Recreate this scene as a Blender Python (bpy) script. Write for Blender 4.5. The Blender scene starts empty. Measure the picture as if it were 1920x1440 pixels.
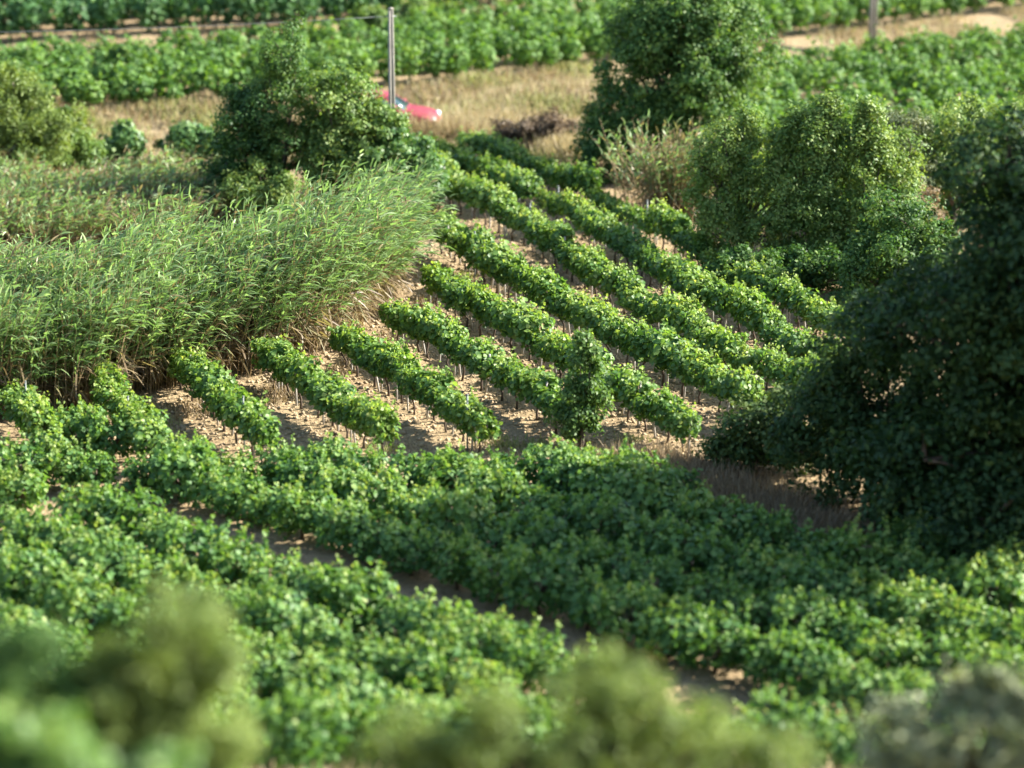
import bpy, math, random
import numpy as np
from mathutils import Vector

RNG = np.random.default_rng(7)
random.seed(7)
SC = bpy.context.scene
COL = SC.collection

# ------------------------------------------------------------------ camera
FOCAL = 100.0
PITCH = math.radians(17.6)
EYE = 22.0                                   # photographer on a hillside above the valley
cam_d = bpy.data.cameras.new('camera')
cam = bpy.data.objects.new('camera', cam_d)
COL.objects.link(cam)
cam.location = (0, 0, EYE)
cam.rotation_euler = (math.radians(90) - PITCH, 0, 0)
cam_d.lens = FOCAL
cam_d.sensor_width = 36
cam_d.clip_start = 0.5
cam_d.clip_end = 3000
cam_d.dof.use_dof = True
cam_d.dof.focus_distance = 73.5
cam_d.dof.aperture_fstop = FOCAL / 1000 / 0.36   # very wide aperture: shallow zone of sharpness
SC.camera = cam

# ------------------------------------------------------------------ sky, sun, exposure
SUN_EL = math.radians(31)
TO_SUN = Vector((0.97, 0.20, 0)).normalized()
world = bpy.data.worlds.new('World')
SC.world = world
world.use_nodes = True
wn = world.node_tree
bg = wn.nodes['Background']
sky = wn.nodes.new('ShaderNodeTexSky')
sky.sky_type = 'NISHITA'
sky.sun_disc = False
sky.sun_elevation = SUN_EL
sky.sun_rotation = math.atan2(TO_SUN.x, TO_SUN.y)
wn.links.new(sky.outputs[0], bg.inputs['Color'])
bg.inputs['Strength'].default_value = 0.1
sun_d = bpy.data.lights.new('sun', 'SUN')
sun_d.energy = 4.9
sun_d.angle = math.radians(0.53)
sun_d.color = (1.0, 0.94, 0.84)
sun = bpy.data.objects.new('sun', sun_d)
COL.objects.link(sun)
sd = Vector((TO_SUN.x * math.cos(SUN_EL), TO_SUN.y * math.cos(SUN_EL), math.sin(SUN_EL)))
sun.rotation_euler = sd.to_track_quat('Z', 'Y').to_euler()
sun.location = (40, 80, 60)
SC.view_settings.view_transform = 'Standard'
SC.view_settings.look = 'None'
SC.view_settings.exposure = 2.05
SC.view_settings.gamma = 1.0
SC.render.engine = 'CYCLES'
SC.cycles.use_denoising = True
SC.cycles.max_bounces = 7
SC.cycles.diffuse_bounces = 3
SC.cycles.glossy_bounces = 2
SC.cycles.transmission_bounces = 4
SC.cycles.transparent_max_bounces = 4

# ------------------------------------------------------------------ terrain and surveying helpers
def sstep(a, b, x):
    t = np.clip((x - a) / (b - a), 0, 1)
    return t * t * (3 - 2 * t)

def vnoise(x, y, seed=0):
    x = np.asarray(x, float); y = np.asarray(y, float)
    def hsh(i, j):
        v = np.sin(i * 127.1 + j * 311.7 + seed * 74.7) * 43758.5453
        return v - np.floor(v)
    i = np.floor(x); j = np.floor(y); u = x - i; v = y - j
    u = u * u * (3 - 2 * u); v = v * v * (3 - 2 * v)
    return (hsh(i, j) * (1 - u) + hsh(i + 1, j) * u) * (1 - v) + (hsh(i, j + 1) * (1 - u) + hsh(i + 1, j + 1) * u) * v

def line1(x): return np.interp(x, [-60, -15, -2.6, 3, 10.6, 22, 60], [88, 98, 103, 106.5, 112, 119, 142])         # foot of the first terrace bank
def line2(x): return np.interp(x, [-60, -22, -8.5, 1, 15, 60], [98, 108, 111.5, 117.5, 126, 154])         # foot of the second terrace bank

def height(x, y):
    x = np.asarray(x, float); y = np.asarray(y, float)
    z = np.where(y < 46.5, (46.5 - y) * (20.4 / 46.5), 0.0)
    z = z * sstep(-60, -20, y) + (1 - sstep(-60, -20, y)) * 24
    z = z + 0.6 * sstep(-0.6, 1.2, y - line1(x)) + 0.5 * sstep(0, 1.2, y - line2(x))
    z = z + np.maximum(0, y - line2(x) - 25) * 0.07
    z = z + 0.75 * np.exp(-(((x - 2.5) / 4.0) ** 2 + ((y - 102.5) / 2.0) ** 2))
    return z

Fpx = 1920 * FOCAL / 36.0
def at(px, py, up=0.0):
    """Point standing `up` metres over the ground on the line of sight through a spot of the photograph."""
    a = (px - 960) / Fpx; b = -(py - 720) / Fpx
    dy = math.cos(PITCH) + b * math.sin(PITCH); dz = -math.sin(PITCH) + b * math.cos(PITCH)
    t = (up - EYE) / dz
    for _ in range(12):
        t = (float(height(a * t, dy * t)) + up - EYE) / dz
    return a * t, dy * t

def project(x, y, z):
    d = y * math.cos(PITCH) + (EYE - z) * math.sin(PITCH)
    v = (z - EYE) * math.cos(PITCH) + y * math.sin(PITCH)
    return 960 + Fpx * x / d, 720 - Fpx * v / d

# ------------------------------------------------------------------ object helpers
def mesh_np(name, verts, faces, tint=None, smooth=False):
    """faces: list of (n,k) index arrays, tint: one float array per faces entry."""
    me = bpy.data.meshes.new(name)
    verts = np.asarray(verts, np.float32)
    me.vertices.add(len(verts)); me.vertices.foreach_set('co', verts.ravel())
    loops = np.concatenate([f.ravel() for f in faces]).astype(np.int32)
    tot = np.concatenate([np.full(len(f), f.shape[1]) for f in faces]).astype(np.int32)
    start = np.concatenate([[0], np.cumsum(tot)[:-1]]).astype(np.int32)
    me.loops.add(len(loops)); me.loops.foreach_set('vertex_index', loops)
    me.polygons.add(len(tot)); me.polygons.foreach_set('loop_start', start)
    if smooth:
        me.polygons.foreach_set('use_smooth', np.ones(len(tot), bool))
    me.update(calc_edges=True)
    if tint is not None:
        at_ = me.attributes.new('tint', 'FLOAT', 'FACE')
        at_.data.foreach_set('value', np.concatenate(tint).astype(np.float32))
    return me

def link(name, me, mat=None, parent=None, **props):
    o = bpy.data.objects.new(name, me)
    COL.objects.link(o)
    if mat is not None and me is not None and not me.materials:
        me.materials.append(mat)
    if parent is not None:
        o.parent = parent
    for k, v in props.items():
        o[k] = v
    return o

def thing(name, loc, label, cat, group=None, rz=0.0, scale=None):
    o = bpy.data.objects.new(name, None)
    o.empty_display_size = 0.2
    COL.objects.link(o)
    o.location = loc; o.rotation_euler = (0, 0, rz)
    if scale is not None: o.scale = scale
    o['label'] = label; o['category'] = cat
    if group: o['group'] = group
    return o

class Geo:
    """collects vertices and faces of one mesh"""
    def __init__(s): s.v = []; s.f = {}; s.n = 0
    def add(s, v, faces, tint=None):
        v = np.asarray(v, float)
        for f in faces:
            f = np.asarray(f, int)
            if f.size == 0: continue
            t = np.full(len(f), 0.5) if tint is None else (np.broadcast_to(np.asarray(tint, float), (len(f),)))
            s.f.setdefault(f.shape[1], []).append((f + s.n, t))
        s.v.append(v); s.n += len(v)
    def mesh(s, name, smooth=False):
        fs = []; ts = []
        for k in sorted(s.f):
            fs.append(np.concatenate([a for a, _ in s.f[k]])); ts.append(np.concatenate([b for _, b in s.f[k]]))
        return mesh_np(name, np.concatenate(s.v), fs, ts, smooth)

def unit(a):
    return a / np.maximum(np.linalg.norm(a, axis=-1, keepdims=True), 1e-9)

def tube(geo, pts, radii, n=6, tint=0.5, cap=True):
    pts = np.asarray(pts, float); m = len(pts)
    d = unit(np.gradient(pts, axis=0))
    ref = np.where(np.abs(d[:, 2:3]) > 0.9, np.array([[1., 0, 0]]), np.array([[0, 0, 1.]]))
    u = unit(np.cross(d, ref)); w = np.cross(d, u)
    a = np.linspace(0, 2 * math.pi, n, endpoint=False)
    r = np.asarray(radii, float).reshape(-1, 1, 1)
    v = pts[:, None] + r * (np.cos(a)[None, :, None] * u[:, None] + np.sin(a)[None, :, None] * w[:, None])
    i = np.arange(m - 1)[:, None] * n; j = np.arange(n)[None]; k = (j + 1) % n
    q = np.stack([i + j, i + k, i + n + k, i + n + j], -1).reshape(-1, 4)
    geo.add(v.reshape(-1, 3), [q] + ([np.arange(n)[None, ::-1], (np.arange(n) + (m - 1) * n)[None]] if cap else []), None)

def box(geo, lo, hi):
    x0, y0, z0 = lo; x1, y1, z1 = hi
    v = [(x0, y0, z0), (x1, y0, z0), (x1, y1, z0), (x0, y1, z0), (x0, y0, z1), (x1, y0, z1), (x1, y1, z1), (x0, y1, z1)]
    geo.add(v, [np.array([(0, 3, 2, 1), (4, 5, 6, 7), (0, 1, 5, 4), (1, 2, 6, 5), (2, 3, 7, 6), (3, 0, 4, 7)])])

def leaf_frames(nrm, rng, droop=0.0):
    """a random in-plane axis for each normal"""
    r = rng.normal(size=nrm.shape); r[:, 2] -= droop
    t = unit(r - nrm * np.sum(r * nrm, 1, keepdims=True))
    return t, np.cross(nrm, t)

def broad_leaves(geo, c, nrm, size, rng, tint, droop=0.8):
    """lobed broad leaves folded along the midrib: six corners, two faces each"""
    n = len(c); t, b = leaf_frames(nrm, rng, droop)
    s = np.asarray(size).reshape(-1, 1)
    prof = np.array([[0, 0, 0], [-.5, .08, .10], [-.46, .66, .13], [0, 1.0, -.08], [.46, .66, .13], [.5, .08, .10]])
    v = c[:, None] + s[:, None] * (prof[None, :, 0:1] * b[:, None] + (prof[None, :, 1:2] - .5) * t[:, None] + prof[None, :, 2:3] * nrm[:, None])
    i = np.arange(n)[:, None] * 6
    f = np.concatenate([i + np.array([0, 3, 2, 1]), i + np.array([0, 5, 4, 3])])
    geo.add(v.reshape(-1, 3), [f], np.concatenate([tint, tint]))

def small_leaves(geo, c, nrm, size, rng, tint, width=0.5, droop=0.3):
    n = len(c); t, b = leaf_frames(nrm, rng, droop)
    s = np.asarray(size).reshape(-1, 1) * 1.27
    prof = np.array([[0, -.5, 0], [width * .5, 0, .12], [0, .5, 0], [-width * .5, 0, .12]])
    v = c[:, None] + s[:, None] * (prof[None, :, 0:1] * b[:, None] + prof[None, :, 1:2] * t[:, None] + prof[None, :, 2:3] * nrm[:, None])
    f = np.arange(n)[:, None] * 4 + np.array([0, 1, 2, 3])
    geo.add(v.reshape(-1, 3), [f], tint)

def blades(geo, o, d, length, width, droop, rng, tint):
    """arching strap leaves: two quads and a tip"""
    n = len(o); L = np.asarray(length).reshape(-1, 1); W = np.asarray(width).reshape(-1, 1); D = np.asarray(droop).reshape(-1, 1)
    d = unit(d)
    side = unit(np.cross(d, rng.normal(size=(n, 3)) * .7 + np.array([0, 0, 1.])))
    g = np.array([[0, 0, -1.]])
    P = [o + L * (d * t + g * D * t * t) for t in (0, .4, .75, 1.0)]
    hw = [.5, .5, .32]
    v = np.stack([P[0] - side * W * hw[0], P[0] + side * W * hw[0], P[1] - side * W * hw[1], P[1] + side * W * hw[1],
                  P[2] - side * W * hw[2], P[2] + side * W * hw[2], P[3]], 1)
    i = np.arange(n)[:, None] * 7
    q = np.concatenate([i + np.array([0, 1, 3, 2]), i + np.array([2, 3, 5, 4])]); tr = i + np.array([4, 5, 6])
    base = geo.n
    geo.v.append(v.reshape(-1, 3)); geo.n += n * 7
    geo.f.setdefault(4, []).append((q + base, np.concatenate([tint, tint])))
    geo.f.setdefault(3, []).append((tr + base, tint))

# ------------------------------------------------------------------ materials
def new_mat(name):
    m = bpy.data.materials.new(name); m.use_nodes = True
    return m, m.node_tree.nodes, m.node_tree.links, m.node_tree.nodes['Principled BSDF']

def leaf_mat(name, cols, rough=0.5, trans=0.35, spec=0.35, objvar=0.22, tcol=(1.25, 1.2, 0.5)):
    """leaf colour runs along the tint attribute (age and kind of each leaf); light passes through the blade"""
    m, N, L, P = new_mat(name)
    a = N.new('ShaderNodeAttribute'); a.attribute_name = 'tint'
    oi = N.new('ShaderNodeObjectInfo')
    ad = N.new('ShaderNodeMath'); ad.operation = 'MULTIPLY_ADD'
    ad.inputs[1].default_value = objvar; ad.inputs[2].default_value = -objvar / 2
    L.new(oi.outputs['Random'], ad.inputs[0])
    sm = N.new('ShaderNodeMath'); sm.operation = 'ADD'; sm.use_clamp = True
    L.new(a.outputs['Fac'], sm.inputs[0]); L.new(ad.outputs[0], sm.inputs[1])
    cr = N.new('ShaderNodeValToRGB')
    el = cr.color_ramp.elements
    while len(el) < len(cols): el.new(0.5)
    for i, (p, c) in enumerate(cols):
        el[i].position = p; el[i].color = (*c, 1)
    L.new(sm.outputs[0], cr.inputs[0])
    L.new(cr.outputs[0], P.inputs['Base Color'])
    P.inputs['Roughness'].default_value = rough
    P.inputs['Specular IOR Level'].default_value = spec
    tr = N.new('ShaderNodeBsdfTranslucent')
    mx = N.new('ShaderNodeMix'); mx.data_type = 'RGBA'; mx.blend_type = 'MULTIPLY'; mx.inputs[0].default_value = 1
    mx.inputs[7].default_value = (*tcol, 1)
    L.new(cr.outputs[0], mx.inputs[6]); L.new(mx.outputs[2], tr.inputs['Color'])
    ms = N.new('ShaderNodeMixShader'); ms.inputs[0].default_value = trans
    L.new(P.outputs[0], ms.inputs[1]); L.new(tr.outputs[0], ms.inputs[2])
    L.new(ms.outputs[0], N['Material Output'].inputs['Surface'])
    return m

def plain_mat(name, c1, c2, scale=20.0, rough=0.8, bump=0.3, stretch=(1, 1, 1), metallic=0.0, spec=0.3):
    m, N, L, P = new_mat(name)
    tc = N.new('ShaderNodeTexCoord'); mp = N.new('ShaderNodeMapping'); mp.inputs['Scale'].default_value = stretch
    nz = N.new('ShaderNodeTexNoise'); nz.inputs['Scale'].default_value = scale; nz.inputs['Detail'].default_value = 6
    L.new(tc.outputs['Object'], mp.inputs[0]); L.new(mp.outputs[0], nz.inputs['Vector'])
    cr = N.new('ShaderNodeValToRGB'); cr.color_ramp.elements[0].position = .3; cr.color_ramp.elements[1].position = .7
    cr.color_ramp.elements[0].color = (*c1, 1); cr.color_ramp.elements[1].color = (*c2, 1)
    L.new(nz.outputs['Fac'], cr.inputs[0]); L.new(cr.outputs[0], P.inputs['Base Color'])
    bp = N.new('ShaderNodeBump'); bp.inputs['Strength'].default_value = bump; bp.inputs['Distance'].default_value = .02
    L.new(nz.outputs['Fac'], bp.inputs['Height']); L.new(bp.outputs[0], P.inputs['Normal'])
    P.inputs['Roughness'].default_value = rough; P.inputs['Metallic'].default_value = metallic
    P.inputs['Specular IOR Level'].default_value = spec
    return m

M = {}
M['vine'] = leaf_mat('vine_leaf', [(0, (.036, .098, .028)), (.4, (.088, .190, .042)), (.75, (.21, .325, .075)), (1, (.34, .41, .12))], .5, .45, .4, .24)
M['bushvine'] = leaf_mat('bush_vine_leaf', [(0, (.028, .085, .026)), (.4, (.068, .165, .040)), (.75, (.155, .28, .068)), (1, (.28, .36, .11))], .55, .42, .36, .24)
M['farvine'] = leaf_mat('far_vine_leaf', [(0, (.040, .105, .028)), (.5, (.105, .215, .042)), (1, (.20, .31, .07))], .6, .42, .3)
M['topvine'] = leaf_mat('top_vine_leaf', [(0, (.030, .085, .028)), (.5, (.065, .16, .05)), (1, (.12, .22, .065))], .6, .36, .3)
M['cane'] = leaf_mat('cane_leaf', [(0, (.15, .105, .06)), (.18, (.27, .205, .11)), (.30, (.10, .185, .065)), (.65, (.20, .31, .11)), (1, (.37, .47, .24))], .48, .42, .5, 0.0, (1.05, 1.15, .65))
M['darktree'] = leaf_mat('dark_tree_leaf', [(0, (.026, .075, .022)), (.5, (.064, .148, .036)), (1, (.17, .26, .062))], .55, .38, .28)
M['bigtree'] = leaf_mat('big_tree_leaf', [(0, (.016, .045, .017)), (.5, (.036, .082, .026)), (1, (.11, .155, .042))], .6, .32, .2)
M['midbush'] = leaf_mat('bush_leaf', [(0, (.055, .125, .034)), (.5, (.13, .225, .055)), (1, (.29, .37, .11))], .52, .40, .32)
M['glossbush'] = leaf_mat('glossy_bush_leaf', [(0, (.042, .115, .038)), (.5, (.095, .20, .06)), (1, (.22, .32, .11))], .45, .38, .36)
M['olive'] = leaf_mat('olive_leaf', [(0, (.075, .125, .03)), (.5, (.15, .22, .05)), (1, (.27, .34, .10))], .55, .36, .3)
M['grey'] = leaf_mat('grey_leaf', [(0, (.07, .11, .055)), (.5, (.15, .19, .10)), (1, (.33, .35, .22))], .6, .25, .3)
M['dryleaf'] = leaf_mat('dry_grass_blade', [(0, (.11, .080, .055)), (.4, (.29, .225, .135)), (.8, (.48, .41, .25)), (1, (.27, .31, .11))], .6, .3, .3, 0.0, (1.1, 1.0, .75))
M['yellow'] = leaf_mat('yellow_shrub_leaf', [(0, (.16, .16, .02)), (1, (.40, .36, .04))], .5, .35, .4)
M['bark'] = plain_mat('bark', (.05, .038, .028), (.14, .11, .085), 14, .9, .6, (1, 1, .25))
M['vinebark'] = plain_mat('vine_bark', (.045, .032, .024), (.13, .095, .07), 30, .9, .6, (1, 1, .2))
M['stake'] = plain_mat('weathered_stake_wood', (.30, .275, .24), (.52, .49, .44), 25, .85, .4, (1, 1, .12))
M['post'] = plain_mat('galvanised_post', (.13, .15, .145), (.22, .24, .23), 40, .6, .1, (1, 1, .3), .2)
M['concrete'] = plain_mat('pole_concrete', (.20, .185, .155), (.30, .28, .24), 9, .85, .2, (1, 1, .3))
M['clod'] = plain_mat('soil_clod', (.20, .145, .09), (.45, .35, .22), 3.5, .95, .3)
M['canestem'] = plain_mat('cane_stem', (.17, .115, .06), (.36, .27, .14), 6, .7, .1, (1, 1, .3))

def ground_mat():
    m, N, L, P = new_mat('ground_soil')
    tc = N.new('ShaderNodeTexCoord')
    n1 = N.new('ShaderNodeTexNoise'); n1.inputs['Scale'].default_value = .45; n1.inputs['Detail'].default_value = 5
    n2 = N.new('ShaderNodeTexNoise'); n2.inputs['Scale'].default_value = 9; n2.inputs['Detail'].default_value = 9; n2.inputs['Roughness'].default_value = .7
    n3 = N.new('ShaderNodeTexVoronoi'); n3.inputs['Scale'].default_value = 8.5
    for n in (n1, n2, n3): L.new(tc.outputs['Object'], n.inputs['Vector'])
    soil = N.new('ShaderNodeValToRGB'); e = soil.color_ramp.elements
    e[0].position = .32; e[0].color = (.20, .150, .090, 1); e[1].position = .68; e[1].color = (.42, .33, .20, 1)
    L.new(n2.outputs['Fac'], soil.inputs[0])
    big = N.new('ShaderNodeValToRGB'); e = big.color_ramp.elements
    e[0].position = .35; e[0].color = (.78, .74, .70, 1); e[1].position = .65; e[1].color = (1.05, 1.02, .98, 1)
    L.new(n1.outputs['Fac'], big.inputs[0])
    mu = N.new('ShaderNodeMix'); mu.data_type = 'RGBA'; mu.blend_type = 'MULTIPLY'; mu.inputs[0].default_value = 1
    L.new(soil.outputs[0], mu.inputs[6]); L.new(big.outputs[0], mu.inputs[7])
    dry = N.new('ShaderNodeValToRGB'); e = dry.color_ramp.elements
    e[0].position = .3; e[0].color = (.17, .125, .075, 1); e[1].position = .7; e[1].color = (.36, .29, .17, 1)
    L.new(n2.outputs['Fac'], dry.inputs[0])
    a = N.new('ShaderNodeAttribute'); a.attribute_name = 'dry'
    mx = N.new('ShaderNodeMix'); mx.data_type = 'RGBA'
    L.new(a.outputs['Fac'], mx.inputs[0]); L.new(mu.outputs[2], mx.inputs[6]); L.new(dry.outputs[0], mx.inputs[7])
    L.new(mx.outputs[2], P.inputs['Base Color'])
    ad = N.new('ShaderNodeMath'); ad.operation = 'MULTIPLY_ADD'; ad.inputs[1].default_value = -.5
    L.new(n3.outputs['Distance'], ad.inputs[0]); L.new(n2.outputs['Fac'], ad.inputs[2])
    bp = N.new('ShaderNodeBump'); bp.inputs['Strength'].default_value = .9; bp.inputs['Distance'].default_value = .08
    L.new(ad.outputs[0], bp.inputs['Height']); L.new(bp.outputs[0], P.inputs['Normal'])
    P.inputs['Roughness'].default_value = .95; P.inputs['Specular IOR Level'].default_value = .1
    return m

# ------------------------------------------------------------------ ground
def build_ground():
    xs = np.unique(np.concatenate([np.linspace(-600, -30, 20), np.linspace(-30, 30, 221), np.linspace(30, 600, 20)]))
    ys = np.unique(np.concatenate([np.linspace(-300, 20, 24), np.linspace(20, 46, 40), np.linspace(46, 100, 230), np.linspace(100, 135, 90), np.linspace(135, 1200, 40)]))
    X, Y = np.meshgrid(xs, ys)
    Z = height(X, Y)
    inner = (np.abs(X) < 30) & (Y > 46) & (Y < 135)
    Z = Z + np.where(inner, (vnoise(X * 2.6, Y * 2.6) - .5) * .09 + (vnoise(X * .7, Y * .7, 3) - .5) * .12, 0)
    n, m = X.shape
    i = (np.arange(n - 1)[:, None] * m + np.arange(m - 1)[None]).ravel()
    me = mesh_np('ground', np.stack([X, Y, Z], -1).reshape(-1, 3), [np.stack([i, i + 1, i + m + 1, i + m], -1)], None, True)
    s1 = Y - line1(X); s2 = Y - line2(X)
    dry = sstep(-9, -6, s1) * (1 - sstep(.6, 1.2, s1)) + sstep(-.6, .2, s2) * (1 - sstep(.9, 1.4, s2))
    dry = np.maximum(dry, sstep(45.5, 44, Y))
    a = me.attributes.new('dry', 'FLOAT', 'POINT')
    a.data.foreach_set('value', np.clip(dry, 0, 1).ravel().astype(np.float32))
    link('ground', me, ground_mat(), None, kind='structure')
build_ground()

# ------------------------------------------------------------------ vines
def make_foliage(name, rng, n, lx, ly, z0, z1, size, shoots, lo_t=.0, hi_t=1.0):
    """a hedge-shaped mass of leaves, dense outside, with upright shoots"""
    g = Geo()
    u = unit(rng.normal(size=(n, 3)))
    r = rng.uniform(.45, 1.05, n) ** .6
    lump = 1 + .22 * np.sin(u[:, 0] * 5 + rng.uniform(0, 6)) * np.cos(u[:, 1] * 4 + rng.uniform(0, 6))
    e = np.sign(u) * np.abs(u) ** .75
    e = e / np.maximum(np.max(np.abs(e), 1, keepdims=True), 1e-6) * (.55 + .45 * np.max(np.abs(u), 1, keepdims=True))
    zc = (z0 + z1) / 2
    c = e * (r * lump)[:, None] * np.array([[lx / 2, ly / 2, (z1 - z0) / 2]]) + np.array([[0, 0, zc]])
    c += rng.normal(size=(n, 3)) * .03
    nrm = unit(u * np.array([[.5, 1, .7]]) * .7 + rng.normal(size=(n, 3)) * .42 + np.array([[.18, .05, .55]]))
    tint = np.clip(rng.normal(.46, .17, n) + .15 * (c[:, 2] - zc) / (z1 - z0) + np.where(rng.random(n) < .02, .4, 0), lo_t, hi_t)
    broad_leaves(g, c, nrm, rng.uniform(.75, 1.2, n) * size, rng, tint)
    for k in range(shoots):
        b = np.array([rng.uniform(-.45, .45) * lx, rng.uniform(-.4, .4) * ly, z1 - .12])
        d = unit(np.array([[rng.normal() * .45, rng.normal() * .45, 1.]]))[0]
        L = rng.uniform(.12, .48); q = int(5 + L * 24)
        t = np.linspace(0, 1, q)
        c = b + d * (t * L)[:, None] + rng.normal(size=(q, 3)) * .035
        nn = unit(rng.normal(size=(q, 3)) + np.array([[0, 0, .5]]))
        broad_leaves(g, c, nn, size * (1.0 - .5 * t), rng, np.clip(.55 + .3 * t + rng.normal(size=q) * .1, 0, 1))
    return g.mesh(name)

def make_vine_trunk(name, rng, top, arms, r=.028):
    g = Geo()
    p = np.array([[0, 0, -.08], [rng.normal() * .03, rng.normal() * .03, top * .35], [rng.normal() * .05, rng.normal() * .05, top * .7], [rng.normal() * .04, rng.normal() * .04, top]])
    tube(g, p, [r * 1.5, r, r * 1.05, r * 1.2], 6)
    for k in range(arms):
        a = rng.uniform(0, 6.28) if arms > 2 else k * math.pi + rng.normal() * .2
        e = p[-1] + np.array([math.cos(a) * .32, math.sin(a) * .18, rng.uniform(.15, .4)])
        tube(g, [p[-1] - [0, 0, .03], (p[-1] + e) / 2 + [0, 0, .02], e], [r * .9, r * .6, r * .35], 5)
    return g.mesh(name, True)

def make_stake(name, rng, h):
    g = Geo()
    lx, ly = rng.normal() * .05, rng.normal() * .05
    tube(g, [(0, 0, -.12), (lx * .5, ly * .5, h * .5), (lx, ly, h)], [.027, .026, .023], 6)
    return g.mesh(name)

ONES = ['', 'first', 'second', 'third', 'fourth', 'fifth', 'sixth', 'seventh', 'eighth', 'ninth', 'tenth', 'eleventh', 'twelfth', 'thirteenth', 'fourteenth', 'fifteenth', 'sixteenth', 'seventeenth', 'eighteenth', 'nineteenth']
def ordinal(n):
    if n < 20: return ONES[n]
    t = {2: 'twent', 3: 'thirt', 4: 'fort', 5: 'fift'}[n // 10]
    return t + 'ieth' if n % 10 == 0 else t + 'y-' + ONES[n % 10]

def copy_part(src, parent):
    c = src.copy(); COL.objects.link(c); c.parent = parent
    return c

r1 = np.random.default_rng(11)
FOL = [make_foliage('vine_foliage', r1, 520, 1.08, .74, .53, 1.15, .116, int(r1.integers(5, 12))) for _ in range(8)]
TRK = [make_vine_trunk('vine_trunk', r1, .62, 2) for _ in range(5)]
STK = [make_stake('vine_stake', r1, r1.uniform(.85, 1.1)) for _ in range(6)]
for me in FOL: me.materials.append(M['vine'])
for me in TRK: me.materials.append(M['vinebark'])
for me in STK: me.materials.append(M['stake'])

ROWS = [((5, 712), (92, 838)), ((183, 712), (285, 832)), ((340, 688), (490, 822)), ((513, 680), (705, 818)), ((648, 645), (897, 803)),
        ((752, 600), (1075, 780)), ((822, 538), (1040, 663), (1285, 803)), ((830, 437), (990, 543), (1190, 652), (1470, 785)),
        ((820, 340), (985, 425), (1140, 533), (1340, 655), (1525, 730)), ((812, 288), (1080, 402), (1240, 508), (1390, 593), (1565, 692)),
        ((886, 272), (1085, 352), (1240, 427), (1390, 520), (1600, 625))]
def staked_vines():
    rng = np.random.default_rng(21)
    for ri, pts in enumerate(ROWS):
        W = np.array([at(*q, .65) for q in pts])
        cum = np.concatenate([[0], np.cumsum(np.linalg.norm(np.diff(W, axis=0), axis=1))]); Ld = cum[-1]
        along = lambda t: np.array([np.interp(t, cum, W[:, 0]), np.interp(t, cum, W[:, 1])])
        n = int(round(Ld / .9)) + 1
        for k in range(n):
            t0 = Ld * k / (n - 1)
            d = along(min(Ld, t0 + .6)) - along(max(0, t0 - .6)); rz = math.atan2(d[1], d[0])
            p = along(t0) + rng.normal(size=2) * .05
            z = float(height(*p))
            sx, sy = project(p[0], p[1], z + .8)
            s = rng.uniform(.88, 1.1); sc = (s * rng.uniform(.95, 1.15), s * rng.uniform(.85, 1.2), s * rng.uniform(.88, 1.12))
            if ri == 9 and 995 < sx < 1065: sc = (.6, .55, .78)
            if ri == 10 and 1110 < sx < 1225: sc = (.85, .8, .72)
            if ri == 10 and 1325 < sx < 1395: sc = (.75, .7, .7)
            if ri == 0 and k == 0: sc = (1, .9, 1.0)
            t = thing('grapevine', (p[0], p[1], z), f'staked grapevine, {ordinal(k + 1)} from the far end of the {ordinal(ri + 1)} staked row from left', 'grapevine', 'grapevines in the staked rows',
                      rz + (math.pi if rng.random() < .5 else 0) + rng.normal() * .06, sc)
            link('trunk', TRK[int(rng.integers(5))], None, t)
            f = link('foliage', FOL[int(rng.integers(8))], None, t); f['kind'] = 'stuff'
            st = link('stake', STK[int(rng.integers(6))], None, t)
            st.location = (rng.uniform(.25, .5), rng.normal() * .06, 0); st.rotation_euler = (rng.normal() * .05, rng.normal() * .07, rng.uniform(0, 6))
staked_vines()

# bush vines of the near block, on either side of a bare strip of soil
r2 = np.random.default_rng(12)
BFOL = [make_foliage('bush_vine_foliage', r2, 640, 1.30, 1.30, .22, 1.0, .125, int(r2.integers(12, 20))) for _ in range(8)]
BTRK = [make_vine_trunk('bush_vine_trunk', r2, .38, 4, .04) for _ in range(4)]
for me in BFOL: me.materials.append(M['bushvine'])
for me in BTRK: me.materials.append(M['vinebark'])
AZ = math.radians(130.0)
RD = np.array([math.sin(AZ), math.cos(AZ)]); RN = np.array([math.cos(AZ), -math.sin(AZ)])
def near_limit(x):
    return float(np.interp(x, [-14, 2.2, 5.0, 10.6], [61.3, 61.2, 59.3, 55.3]))
SPOTS = []
def bush_vines():
    rng = np.random.default_rng(31)
    rows = [(-38.5 + 1.85 * k, k + 1, 'near side of') for k in range(0, 10)] + [(-41.6 - 1.85 * k, k + 1, 'far side of') for k in range(0, 8)]
    for off, num, side in rows:
        cnt = 0
        for k in range(-40, 40):
            p = RN * off + RD * (k * 1.12 + (num % 2) * .5) + rng.normal(size=2) * .08
            if p[1] > near_limit(p[0]) or p[1] < 43.0: continue
            z = float(height(*p))
            sx, sy = project(p[0], p[1], z + .6)
            if sx < -70 or sx > 1990 or sy > 1580: continue
            if num == 1 and side[0] == 'n' and 2.0 < p[0] < 6.3: continue      # vines missing beside the strip
            cnt += 1; SPOTS.append(p)
            s = rng.uniform(.85, 1.12)
            lab = f'bush vine, {ordinal(cnt)} from left in {ordinal(num)} row on {side} bare soil strip'
            t = thing('bush_vine', (p[0], p[1], z), lab, 'bush vine', 'bush vines in the near block', rng.uniform(0, 6.28), (s, s, s * rng.uniform(.9, 1.12)))
            link('trunk', BTRK[int(rng.integers(4))], None, t)
            f = link('foliage', BFOL[int(rng.integers(8))], None, t); f['kind'] = 'stuff'
bush_vines()
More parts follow.
